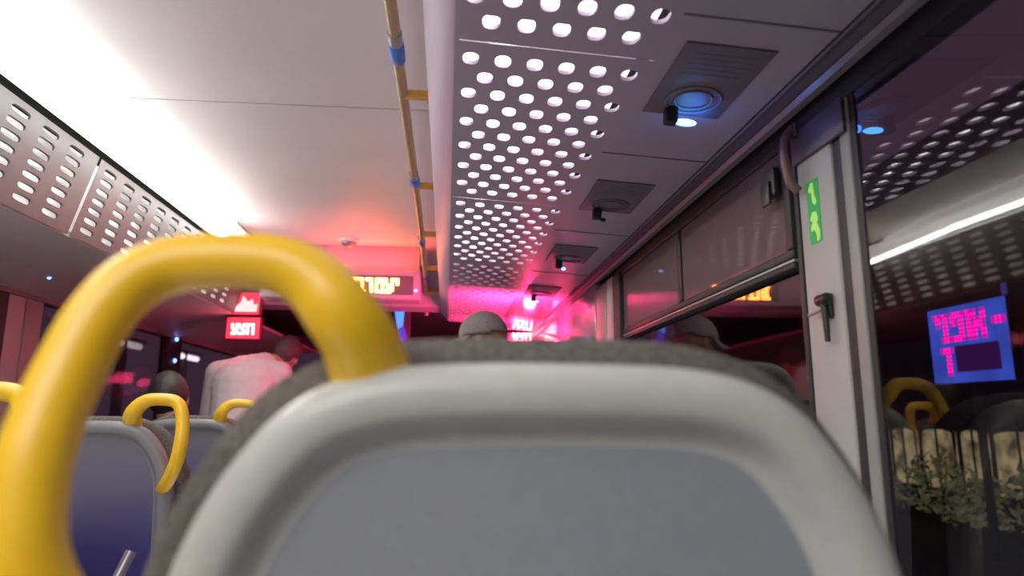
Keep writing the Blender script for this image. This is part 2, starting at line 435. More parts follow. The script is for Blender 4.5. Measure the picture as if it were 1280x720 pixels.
# ------------------------------------------------------------------ ceiling handrail
t = thing('ceiling_handrail', 'yellow and tan grab rail hung along the ceiling beside the perforated panels', 'handrail', (-.118, 0, E+.75))
bm = nb(); tube(bm, smooth_path([(0, -.8, 0), (0, 1.0, 0), (0, 2.5, 0), (-.01, 3.5, 0), (-.03, 4.55, -.005), (-.03, 4.62, -.03), (-.03, 4.64, -.09)], 5), .0125, 14); obj('rail', bm, M['pole'], t)
for y in (.9, 1.532, 2.197, 2.818, 3.516, 4.236):
    bm = nb(); xo = 0 if y < 2.6 else -.01 if y < 3.6 else -.025
    tube(bm, [(xo, y, 0), (.065, y, 0)], .0125, 12); tube(bm, [(.058, y, 0), (.067, y, 0)], .02, 14); obj('bracket', bm, M['yellow_bar'], t)
for y in (1.337, 2.15, 2.956, 3.75):
    bm = nb(); xo = 0 if y < 2.6 else -.006 if y < 3.2 else -.012
    tube(bm, [(xo, y-.034, 0), (xo, y-.03, 0), (xo, y+.03, 0), (xo, y+.034, 0)], [.014, .0168, .0168, .014], 16)
    obj('clamp', bm, M['blue_clamp'], t)
    bm = nb(); tube(bm, [(xo, y-.075, 0), (xo, y-.036, 0)], .0148, 14); obj('ferrule', bm, M['lip'], t)

# ------------------------------------------------------------------ service panels with speaker ring and blue reading light
def slope_xform(o, x, y): o.location = (x, y, zr(x)); o.rotation_euler = (0, math.atan(.062), 0)
t0 = thing('service_panel', 'dark overhead service panel with a bright blue light nearest the camera', 'service panel', (0, 0, 0), 'overhead service panels')
bm = nb(); box(bm, -.072, .078, -.125, .125, -.004, -.0005, .0015); obj('plate', bm, M['hatch'], t0)
bm = nb(); tube(bm, [(.004+.05*math.cos(2*PI*k/32), .055+.05*math.sin(2*PI*k/32), -.005) for k in range(32)], .003, 6, closed=True)
tube(bm, [(.004+.034*math.cos(2*PI*k/32), .055+.034*math.sin(2*PI*k/32), -.005) for k in range(32)], .002, 6, closed=True); obj('speaker_ring', bm, M['hatch'], t0)
bm = nb()
for k in range(5): box(bm, -.05, .055, -.10+k*.016, -.096+k*.016, -.0046, -.0039)
obj('vent_slats', bm, M['hatch'], t0, smooth=False)
bm = nb(); box(bm, -.036, -.012, .086, .110, -.036, -.0035, .004); obj('light_housing', bm, M['black'], t0)
bm = nb(); ellipsoid(bm, (.004, .098, -.030), (.022, .009, .006), 18, 10); obj('blue_light', bm, M['led_blue'], t0)
slope_xform(t0, .437, 1.075)
labs = ['second overhead service panel from the camera, beside the third perforated panel',
        'third overhead service panel from the camera with a small blue dot light',
        'farthest overhead service panel with a small blue dot light by the red glow']
for y, lab in zip((1.72, 2.38, 3.14), labs):
    d = dup(t0, (0, 0, 0), lab); slope_xform(d, .437, y)
    for c in d.children:
        if c.name.startswith('blue_light') :
            bm = nb(); ellipsoid(bm, (-.006, .098, -.036), (.009, .008, .006), 12, 8); me = bpy.data.meshes.new('blue_light'); bm.to_mesh(me); bm.free()
            me.materials.append(M['led_dot'] if y > 2 else M['black']); c.data = me

# small blue LEDs on the left
for (x, y, z, lab) in ((-1.66, 2.95, E+.555, 'tiny blue light under the left cove behind the yellow handle'),):
    bm = nb(); ellipsoid(bm, (x, y, z), (.008, .008, .008), 10, 8); o = obj('indicator_light', bm, M['led_dot']); tag(o, lab, 'light')

# ------------------------------------------------------------------ right window wall
# header rail
bm = nb(); extrude_y(bm, [(.580, zr(.578)+.012), (.580, E+.548), (.592, E+.540), (.6264, E+.545), (.6264, zr(.578)+.012)], YB, 4.95)
struct('trim_6', bm, M['header'], 'dark header rail above the right hand windows')
bm = nb(); extrude_y(bm, [(.594, E+.5395), (.598, E+.529), (.613, E+.529), (.613, E+.5395)], YB, 4.95)
struct('trim_7', bm, M['lip'], 'thin grey lip under the header rail', smooth=False)
bm = nb(); extrude_y(bm, [(.5785, E+.560), (.5798, E+.560), (.5798, E+.555), (.5785, E+.555)], YB, 4.95)
struct('trim_8', bm, M['lip'], smooth=False)
bm = nb(); extrude_y(bm, [(.6265, E+.540), (.6265, E+.50), (.66, E+.50), (.66, E+.540)], YB, 2.71); struct('trim_9', bm, M['frame'], smooth=False)
bm = nb(); extrude_y(bm, [(.600, E-.339), (.600, E-.31), (.66, E-.31), (.66, E-.339)], YB, 2.71); struct('trim_10', bm, M['frame'], smooth=False)

# near pillar
ZP0, ZP1 = E-.309, E+.4995
bm = nb(); box(bm, .621, .65, 1.007, 1.116, ZP0, ZP1, .005); struct('trim_11', bm, M['pillar'], 'grey window pillar carrying the green sticker')
bm = nb(); box(bm, .6245, .632, .9825, 1.0065, ZP0, ZP1, .002); struct('trim_12', bm, M['frame'])
bm = nb(); box(bm, .6225, .632, .956, .982, ZP0, ZP1, .003); struct('trim_13', bm, M['pillar_strip'], 'narrow grey strip beside the near pillar')
bm = nb(); box(bm, .6255, .634, .942, .9555, ZP0, ZP1, .002); struct('trim_14', bm, M['frame'], 'black rubber edge of the near window')
bm = nb(); box(bm, .6145, .6205, .957, 1.118, E+.440, E+.4995, .002); struct('trim_41', bm, mat('pillar_top_shade', (.085, .06, .11), .45, var=.1), 'dark mauve block added as shade at the top of the near pillar')  # dark block added for the shade at the pillar top
bm = nb(); box(bm, .618, .66, 1.1165, 1.1295, ZP0, ZP1, .003); struct('trim_15', bm, M['frame'])
# second pillar
bm = nb(); box(bm, .596, .66, 2.42, 2.50, ZP0, ZP1, .006); struct('trim_16', bm, M['pillar'], 'second grey window pillar by the red glow')
bm = nb(); box(bm, .600, .66, 2.53, 2.70, ZP0, ZP1, .006); struct('trim_17', bm, M['pillar_strip'], 'broad grey strip behind the second pillar')
bm = nb(); box(bm, .604, .66, 2.501, 2.529, ZP0, ZP1, .003); struct('trim_18', bm, M['frame'])
bm = nb(); box(bm, .600, .66, 2.33, 2.419, ZP0, ZP1, .006); struct('trim_19', bm, M['frame'])

GX = .652
bm = nb(); box(bm, .628, .632, YB, .9415, ZP0, ZP1); w = struct('window_1', bm, M['glass'], 'large dark side window nearest the camera on the right', smooth=False)
# window 2: lower fixed glass, opening upper pane
bm = nb(); box(bm, .632, .637, 1.1305, 2.3295, ZP0, E+.2555); w = struct('window_2', bm, M['glass'], 'second right hand window with an opening upper pane', smooth=False)
bm = nb(); box(bm, .617, .621, 1.155, 1.715, E+.292, E+.486); obj('hopper_pane', bm, M['hopper'], w, smooth=False)
bm = nb(); box(bm, .617, .621, 1.745, 2.325, E+.292, E+.486); obj('hopper_pane', bm, M['hopper'], w, smooth=False)
def bars(name, m, boxes, parent, bev=.003):
    bm = nb()
    for b in boxes: box(bm, *b, bev)
    return obj(name, bm, m, parent)
bars('hopper_rail', M['lip'], [(.612, .640, 1.131, 2.329, E+.268, E+.2735)], w, .001)
bars('hopper_frame', M['frame'], [(.611, .650, 1.131, 2.329, E+.2745, E+.2915), (.611, .650, 1.131, 2.329, E+.2565, E+.2675), (.611, .64, 1.131, 1.1545, E+.292, E+.486),
      (.611, .64, 1.716, 1.744, E+.292, E+.486), (.611, .650, 1.131, 2.329, E+.4865, E+.4985)], w)
bm = nb(); box(bm, .596, .6105, 1.155, 1.205, E+.40, E+.455, .004); box(bm, .590, .5955, 1.165, 1.195, E+.385, E+.43, .002); obj('latch', bm, M['black'], w)

# sticker, hammer, pull strap on the near pillar
t = thing('exit_sticker', 'small green sticker with lime arrow and figure on the near pillar', 'sticker', (.6210, 1.066, E+.3415))
bm = nb(); box(bm, -.0012, 0, -.017, .021, -.056, .056, .0004); obj('backing', bm, M['green'], t, smooth=False)
def poly(bm, pts, x0, x1):   # pts in (-y, z): viewed from inside the bus
    A = [bm.verts.new((x0, -a, b)) for a, b in pts]; B = [bm.verts.new((x1, -a, b)) for a, b in pts]
    n = len(pts); bm.faces.new(A); bm.faces.new(B[::-1])
    for i in range(n): bm.faces.new((A[i], A[(i+1) % n], B[(i+1) % n], B[i]))
bm = nb(); poly(bm, [(-.014, .040), (-.004, .052), (.002, .050), (.004, .028), (.010, .016), (.004, .010), (-.003, .018), (-.004, .038), (-.010, .034)], -.002, -.0013); obj('arrow_symbol', bm, M['lime'], t, smooth=False)
bm = nb()
poly(bm, [(-.010, -.006), (-.004, .000), (.006, -.002), (.010, -.014), (.006, -.022), (.013, -.034), (.012, -.050), (.004, -.054), (.003, -.042), (-.004, -.030), (-.012, -.034), (-.013, -.026), (-.006, -.018), (-.014, -.012)], -.002, -.0013)
obj('figure_symbol', bm, M['lime'], t, smooth=False)

t = thing('emergency_hammer', 'small black emergency hammer clipped low on the near pillar', 'hammer', (.6212, 1.043, E+.160))
bm = nb(); tube(bm, [(-.012, -.004, -.045), (-.012, -.003, -.01), (-.012, 0, .02)], [.0045, .0055, .006], 10); obj('handle', bm, M['black'], t)
bm = nb(); tube(bm, [(-.012, -.016, .024), (-.012, -.012, .024), (-.012, .012, .024), (-.012, .02, .024)], [.004, .010, .010, .004], 14); obj('head', bm, M['black'], t)
bm = nb(); box(bm, -.008, 0, -.011, .013, -.006, .034, .003); obj('bracket', bm, M['black'], t)
bm = nb(); tube(bm, [(-.006, .012, .010), (-.014, .045, .004)], .003, 8); obj('pin', bm, M['lip'], t)

t = thing('pull_handle', 'mauve pull handle hanging at the top of the near pillar', 'handle', (.6140, 1.087, E+.455))
bm = nb(); tube(bm, smooth_path([(-.004, .012, .05), (-.018, .014, .03), (-.022, .012, -.01), (-.018, .008, -.05), (-.004, .006, -.07)], 5), [.008]*20+[.006], 10); obj('grip', bm, M['hammer_red'], t)
bm = nb(); box(bm, -.006, .001, .0, .028, .035, .06, .003); obj('mount', bm, M['header'], t)

# ------------------------------------------------------------------ left window wall
for k, (y0, y1) in enumerate(((YB, -.2), (.05, 1.3), (1.5, 2.9), (3.28, 4.72), (4.95, 6.8))):
    bm = nb(); box(bm, XL-.04, XL-.035, y0, y1, E-.339, E+.499)
    struct('window_%d' % (6+k), bm, M['glass'], None, smooth=False)
for k, (y0, y1) in enumerate(((-.2, .05), (1.3, 1.5), (2.9, 3.03), (3.15, 3.28), (4.72, 4.95), (6.8, 6.9))):
    bm = nb(); box(bm, XL-.06, XL, y0+.001, y1-.001, E-.339, E+.499, .006)
    struct('trim_%d' % (30+k), bm, M['pillar_strip'] if k in (3,) else M['frame'], ('left window pillar in pale grey at the left edge of view' if k == 3 else None))
bm = nb(); box(bm, XL-.055, XL-.004, 3.031, 3.149, E-.339, E+.499, .004); struct('trim_40', bm, M['pillar'], 'pale inner face of the left window pillar')
# two blue dots on the pillar at the front left
for z, lab in ((E+.475, 'upper of two tiny blue lights inside the yellow handle loop'), (E+.33, 'lower of two tiny blue lights inside the yellow handle loop')):
    bm = nb(); ellipsoid(bm, (XL+.006, 4.83, z+.02), (.010, .014, .014), 10, 8); tag(obj('indicator_light', bm, M['led_dot']), lab, 'light')

# ------------------------------------------------------------------ LED lettering (dot-matrix glyph shapes, drawn left to right)
G = {
 'alef': ["X..X", "X..X", ".X.X", "XXX.", "X.XX", "X..X", "X..X"],
 'vav':  ["XX", ".X", ".X", ".X", ".X", ".X", ".X"],
 'pe':   ["XXXX", "X..X", "XX.X", "...X", "...X", "...X", "XXXX"],
 'nun':  ["XX", ".X", ".X", ".X", ".X", ".X", "XXX"],
 'yod':  ["XX", ".X", ".X", "..", "..", "..", ".."],
 'dalet':["XXXX", "..X.", "..X.", "..X.", "..X.", "..X.", "..X."],
 'ayin': ["X..X", "X..X", "X..X", ".X.X", ".XXX", "..XX", "XXX."],
 'tsadi':["X..X", "X..X", ".XX.", "..X.", "...X", "...X", "XXXX"],
 'resh': ["XXX", "..X", "..X", "..X", "..X", "..X", "..X"],
 'tav':  ["XXXX", ".X.X", ".X.X", ".X.X", ".X.X", ".X.X", "XX.X"],
 'het':  ["XXXX", "X..X", "X..X", "X..X", "X..X", "X..X", "X..X"],
 'bet':  ["XXX.", "..X.", "..X.", "..X.", "..X.", "..X.", "XXXX"],
 'he':   ["XXXX", "...X", "X..X", "X..X", "X..X", "X..X", "X..X"],
 'qof':  ["XXXX", "...X", "X..X", "X..X", "X.X.", "X...", "X..."],
 'mem':  ["X.XX", ".X.X", "X..X", "X..X", "X..X", "X..X", "X.XX"],
 'dash': ["...", "...", "...", "XXX", "...", "...", "..."],
 'sp':   ["."]*7,
}
def led_text(words, cell, fill=.95, depth=.004, bold=.0):
    """list of glyph names, left to right -> bmesh in local x (right), z (up), facing -y, with its width"""
    bm = nb(); x = 0
    for g in words:
        rows = G[g]; wdt = max(len(r) for r in rows)
        for j, r in enumerate(rows):
            for i, ch in enumerate(r):
                if ch == 'X':
                    box(bm, (x+i-bold)*cell, (x+i+fill+bold)*cell, -depth, 0, (6-j-bold)*cell, (6-j+fill+bold)*cell)
        x += wdt+(.55 if g != 'sp' else 0)
    return bm, x*cell

# route display hung under the ceiling
t = thing('route_display', 'overhead route display with glowing amber lettering under the ceiling', 'display', (-.40, 3.72, E+.62))
bm = nb(); box(bm, -.62, .245, 0, .16, -.005, .165, .012); obj('housing', bm, M['bulk'], t)
bm = nb(); box(bm, -.24, .205, -.004, -.0005, .02, .125, .002); obj('screen', bm, M['signface'], t)
bm, wd = led_text(['tav', 'vav', 'bet', 'resh', 'sp', 'mem', 'ayin', 'yod'], .0112, 1.0, bold=.24)
o = obj('lettering', bm, M['amber'], t, smooth=False); o.location = (-.182, -.005, .030)
bm = nb(); box(bm, -.61, .235, .03, .13, .166, .2995, .004); obj('upper_panel', bm, M['bulk'], t)
bm = nb(); ellipsoid(bm, (.218, -.004, .045), (.010, .006, .005), 10, 8); obj('indicator', bm, M['led_dot'], t)

# dome camera
t = thing('dome_camera', 'small white dome fitting on the ceiling above the route display', 'dome camera', (-.537, 3.60, ZC))
bm = nb(); tube(bm, [(0, 0, -.001), (0, 0, -.016), (0, 0, -.020)], [.055, .055, .05], 24); obj('base', bm, M['dome'], t)
bm = nb(); ellipsoid(bm, (0, 0, -.022), (.04, .04, .03), 20, 12); obj('dome', bm, M['grey_met'], t)

# red signs
def red_sign(loc, label, tri):
    t = thing('red_sign', label, 'sign', loc, 'red lit signs')
    top = .075 if tri else .034
    bm = nb(); box(bm, -.105 if tri else -.095, .105 if tri else .08, 0, .05, -.07, top, .01); obj('housing', bm, M['redplastic'], t)
    bm = nb(); box(bm, -.095 if tri else -.085, .095 if tri else .072, -.004, -.0005, -.06, top-.01, .001); obj('lens', bm, M['redlamp'], t, smooth=False)
    bm, wd = led_text(['ayin', 'tsadi', 'vav', 'resh'], .0088, 1.0, bold=.24)
    o = obj('lettering', bm, M['redtext'], t, smooth=False); o.location = (-wd/2+.003, -.005, -.035)
    if not tri: return t
    bm = nb(); box(bm, -.095, .095, -.0, .05, .08, .225, .008); obj('reflection_backing', bm, M['redplastic'], t)  # upper red block added to carry the modelled reflection
    bm = nb(); box(bm, -.085, .085, -.004, -.0005, .085, .22, .001); obj('reflection_glow', bm, M['redlamp'], t, smooth=False)
    bm = nb()
    pts = [(-.075, .102), (.072, .102), (.078, .15), (.055, .142), (.045, .178), (.022, .162), (-.01, .198), (-.02, .158)] if tri else [(-.075, .1), (.075, .1), (.08, .15), (.04, .165), (-.05, .163), (-.075, .15)]
    A = [bm.verts.new((a, -.0045, b)) for a, b in pts]; B = [bm.verts.new((a, -.008, b)) for a, b in pts]
    bm.faces.new(A); bm.faces.new(B[::-1])
    for i in range(len(pts)): bm.faces.new((A[i], A[(i+1) % len(pts)], B[(i+1) % len(pts)], B[i]))
    obj('reflection_shape', bm, M['pale'], t, smooth=False)  # glowing shape standing in for a reflection of the lettering
    return t
red_sign((-1.225, 4.19, E+.50), 'red lit sign with white lettering and jagged pale modelled reflection inside the handle loop', True)
red_sign((.515, 4.72, E+.527), 'red lit sign with white lettering behind the capped passenger on the right', False)

# front: blue display, white dot
t = thing('blue_display', 'narrow blue glowing display at the front beside the yellow handle', 'display', (-.34, 5.0, E+.60))
bm = nb(); box(bm, -.075, .065, 0, .04, -.26, .20, .008); obj('housing', bm, M['dash'], t)
bm = nb()
def xz(bm, pts, y0, y1):
    A = [bm.verts.new((a, y0, b)) for a, b in pts]; B = [bm.verts.new((a, y1, b)) for a, b in pts]
    bm.faces.new(A); bm.faces.new(B[::-1])
    for i in range(len(pts)): bm.faces.new((A[i], A[(i+1) % len(pts)], B[(i+1) % len(pts)], B[i]))
xz(bm, [(-.055, .17), (.02, .17), (.01, .03), (-.03, .0)], -.004, -.0005); obj('cyan_screen', bm, M['cyan_scr'], t, smooth=False)
bm = nb(); xz(bm, [(-.022, -.005), (.016, .03), (.04, -.05), (.05, -.24), (-.02, -.24)], -.004, -.0005); obj('blue_screen', bm, M['blue_scr'], t, smooth=False)
bm = nb(); tube(bm, [(-.005, .02, -.26), (-.005, .02, -1.74)], .02, 12); obj('post', bm, M['dash'], t)
bm = nb(); ellipsoid(bm, (-1.36, YF-.006, E+.875), (.03, .012, .018), 12, 8)
tag(obj('indicator_light', bm, M['led_white']), 'small white light beside the inner edge of the yellow handle', 'light')

# ------------------------------------------------------------------ seats
def outline(grow=0.0):
    """half width as a function of height below the top; returns closed loop (x,z), top at z=0"""
    right = [(0, 0), (.045, -.0005), (.09, -.0025), (.122, -.008), (.150, -.0185), (.172, -.034), (.190, -.054), (.207, -.078), (.221, -.105), (.233, -.138),
             (.240, -.18), (.243, -.25), (.243, -.40), (.240, -.55), (.232, -.62), (.205, -.655), (.15, -.67), (.07, -.672), (0, -.672)]
    R = smooth_path([(x, 0, z) for x, z in right], 4)
    pts = [(p.x, p.z) for p in R]+[(-p.x, p.z) for p in R[-2:0:-1]]
    if grow:
        n = len(pts); out = []
        for i in range(n):
            a, b = Vector(pts[i-1]), Vector(pts[(i+1) % n]); d = (b-a).normalized()
            out.append((pts[i][0]-d.y*grow, pts[i][1]+d.x*grow))
        pts = out
    return pts
def lean(z): return -.10*z
def loft(bm, layers, cap0=False, cap1=False):
    rings = []
    for g, y in layers:
        rings.append([bm.verts.new((x, y+lean(z), z)) for x, z in outline(g)])
    n = len(rings[0])
    for r0, r1 in zip(rings, rings[1:]):
        for k in range(n): bm.faces.new((r0[k], r0[(k+1) % n], r1[(k+1) % n], r1[k]))
    for flag, r in ((cap0, rings[0]), (cap1, rings[-1])):
        if flag: bm.faces.new(r)
def make_seat(label, hside, shell, recess, drop, group, fg=-.007, cat='bus seat'):
    """origin on the floor below the top centre of the backrest; top of shell at height drop"""
    t = thing('bus_seat', label, cat, (0, 0, 0), group)
    def place(o): o.location = (0, 0, drop); return o
    bm = nb(); loft(bm, [(-.004, .048), (.0, .03), (.0, .012), (-.003, .002), (-.009, -.005), (-.018, -.008), (-.028, -.007), (-.033, -.004), (-.038, .003), (-.043, .011), (-.048, .0150), (-.052, .0160)])
    place(obj('back_shell', bm, shell, t, angle=70))
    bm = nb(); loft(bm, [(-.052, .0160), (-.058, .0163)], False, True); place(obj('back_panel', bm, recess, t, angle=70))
    bm = nb(); loft(bm, [(.0, .0495), (.020, .053), (.031+fg, .065), (.033+fg, .085), (.028+fg, .11), (.012, .128), (-.015, .137), (-.055, .137)], True, True)
    for v in bm.verts: v.co.z -= .013
    place(obj('back_cushion', bm, M['fabric'], t, angle=80))
    bm = nb(); box(bm, -.225, .225, .20, .60, -.77, -.685, .03); place(obj('seat_cushion', bm, M['fabric'], t))
    bm = nb(); box(bm, -.20, .20, .12, .56, -.81, -.771, .01); box(bm, -.10, .10, .22, .46, -drop, -.811, .01)
    place(obj('seat_base', bm, M['shell_dark'], t))
    if hside:
        s = hside
        path = [(-.112, .045, -.030), (-.116, .03, -.006), (-.122, .012, .014), (-.133, 0, .030), (-.149, 0, .048), (-.172, 0, .059), (-.205, 0, .0605), (-.236, 0, .0565), (-.256, -.006, .043), (-.268, -.014, .020), (-.275, -.022, -.008),
                (-.279, -.03, -.034), (-.280, -.038, -.064), (-.275, -.040, -.106), (-.258, -.026, -.145), (-.236, .0, -.175), (-.215, .035, -.19)]
        path = [(-x*(-s) if s < 0 else -x, y, z) for x, y, z in path]
        if s < 0: path = [(-abs(x), y, z) for x, y, z in path]
        else: path = [(abs(x), y, z) for x, y, z in path]
        P = smooth_path(path, 6); n = len(P)
        rad = [.0168+.011*max(0, 1-i/(n*.34)) + .0016*min(1, i/(n*.8)) for i in range(n)]
        bm = nb(); tube(bm, P, rad, 24); place(obj('grab_handle', bm, M['yellow'], t, angle=80))
    return t
# the seat straight ahead of the camera
s0 = make_seat('large pale grey seat back filling the foreground, with the big yellow handle', -1, M['shell'], M['recess'], E+.032-.05, None, fg=.004)
s0.location = (.066, .425, .05)
# other seats on the right, ahead (seen mirrored in the window glass)
sr = make_seat('grey seat second in the right hand row, hidden behind the foreground seat', -1, M['shell'], M['recess'], E+.032-.05, 'right hand seats ahead')
sr.location = (.066, 1.2, .05)
dup(sr, (.066, 1.95, .05), 'grey seat third in the right hand row, reflected in the window')
sc_ = make_seat('grey seat of the capped passenger in the right hand row', 0, M['shell'], M['recess'], E+.032-.05, 'right hand seats ahead')
sc_.location = (.100, 2.58, .22)
# left hand pairs
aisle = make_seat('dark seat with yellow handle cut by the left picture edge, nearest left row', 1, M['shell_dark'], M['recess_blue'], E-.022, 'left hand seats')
aisle.location = (-1.02, 1.33, 0)
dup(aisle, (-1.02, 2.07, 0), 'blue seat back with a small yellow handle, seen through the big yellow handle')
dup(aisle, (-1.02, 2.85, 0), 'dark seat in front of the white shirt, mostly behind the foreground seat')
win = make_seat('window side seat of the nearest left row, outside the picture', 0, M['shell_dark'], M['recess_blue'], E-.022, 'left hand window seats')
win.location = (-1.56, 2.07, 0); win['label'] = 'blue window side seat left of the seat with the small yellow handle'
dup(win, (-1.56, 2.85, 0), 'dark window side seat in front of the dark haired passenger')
# slim arm rest beside the aisle seat
t = thing('armrest', 'pale slim folding armrest beside the blue seat at the bottom left', 'armrest', (-.635, 1.5, 0))
bm = nb(); tube(bm, smooth_path([(.012, .0, E-.272), (.004, -.01, E-.30), (-.008, -.03, E-.345), (-.016, -.06, E-.40)], 5), .0105, 12); obj('grip', bm, M['grey_met'], t)
bm = nb(); tube(bm, [(-.016, -.06, E-.40), (-.016, -.06, 0)], .014, 12); obj('post', bm, M['black'], t)

# ------------------------------------------------------------------ people
_sph = {}
def unit_sphere(n):
    if n not in _sph:
        m = n//2+1; vs = [(0, 0, 1)]; fs = []
        for i in range(1, m):
            p = PI*i/m
            vs += [(math.sin(p)*math.cos(2*PI*k/n), math.sin(p)*math.sin(2*PI*k/n), math.cos(p)) for k in range(n)]
        vs.append((0, 0, -1)); L = len(vs)-1
        for k in range(n):
            fs.append((0, 1+k, 1+(k+1) % n)); b = 1+(m-2)*n; fs.append((L, b+(k+1) % n, b+k))
        for i in range(m-2):
            for k in range(n):
                a, b = 1+i*n, 1+(i+1)*n
                fs.append((a+k, b+k, b+(k+1) % n, a+(k+1) % n))
        _sph[n] = (vs, fs)
    return _sph[n]
def skin_mesh(chains, n=14):
    """overlapping balls strung along joint chains [(co, r or (rx, ry, rz))...]; fused afterwards into one smooth surface"""
    V, F = [], []; us, uf = unit_sphere(n)
    def R(r): return Vector(r) if isinstance(r, tuple) else Vector((r, r, r))
    for chain in chains:
        for (a, ra), (b, rb) in zip(chain, chain[1:]):
            a, b, ra, rb = Vector(a), Vector(b), R(ra), R(rb)
            st = min(24, max(2, int((b-a).length/(min(min(ra), min(rb))*.45))))
            for k in range(st+1):
                c, r = a.lerp(b, k/st), ra.lerp(rb, k/st); o = len(V)
                V += [(c.x+x*r.x, c.y+y*r.y, c.z+z*r.z) for x, y, z in us]
                F += [tuple(o+q for q in f) for f in uf]
    me = bpy.data.meshes.new('tmp'); me.from_pydata(V, [], F); return me

def fuse(meshes, extra, voxel, name, m, parent):
    bm = nb()
    for me in meshes: bm.from_mesh(me); bpy.data.meshes.remove(me)
    if extra: extra(bm)
    me = bpy.data.meshes.new('tmp'); bm.to_mesh(me); bm.free()
    o = bpy.data.objects.new('tmp', me); COL.objects.link(o)
    r = o.modifiers.new('r', 'REMESH'); r.mode = 'VOXEL'; r.voxel_size = voxel; r.use_smooth_shade = True
    sm = o.modifiers.new('m', 'SMOOTH'); sm.iterations = 3; sm.factor = .5
    dg = bpy.context.evaluated_depsgraph_get(); dg.update()
    res = bpy.data.meshes.new_from_object(o.evaluated_get(dg))
    bpy.data.objects.remove(o); bpy.data.meshes.remove(me)
    res.name = name; res.materials.clear(); res.materials.append(m); res.shade_smooth()
    ob = bpy.data.objects.new(name, res); return link(ob, parent)

def hand_chains(w, d, side, up=Vector((0, 0, 1))):
    """fingers from wrist w pointing along d, curled gently"""
    d = Vector(d).normalized(); lat = d.cross(up).normalized(); dn = -d.cross(lat).normalized()*1.0
    if dn.z > 0: dn = -dn
    w = Vector(w); out = []
    palm = w+d*.085
    out.append([(tuple(w), .024), (tuple(w+d*.045), .034), (tuple(palm), .033)])
    for k, L in enumerate((.066, .075, .070, .054)):
        b = palm+lat*(-.03+.02*k); p1 = b+d*L*.45+dn*.006; p2 = p1+d*L*.3+dn*.014; p3 = p2+d*L*.2+dn*.018
        out.append([(tuple(b-d*.03), .011), (tuple(b), .0105), (tuple(p1), .0095), (tuple(p2), .0088), (tuple(p3), .0075)])
    s = lat*(-1 if side > 0 else 1)*.034
    b = w+d*.03+s*.6; out.append([(tuple(b), .012), (tuple(b+s*.8+d*.025), .011), (tuple(b+s*1.1+d*.05+dn*.012), .009)])
    return out

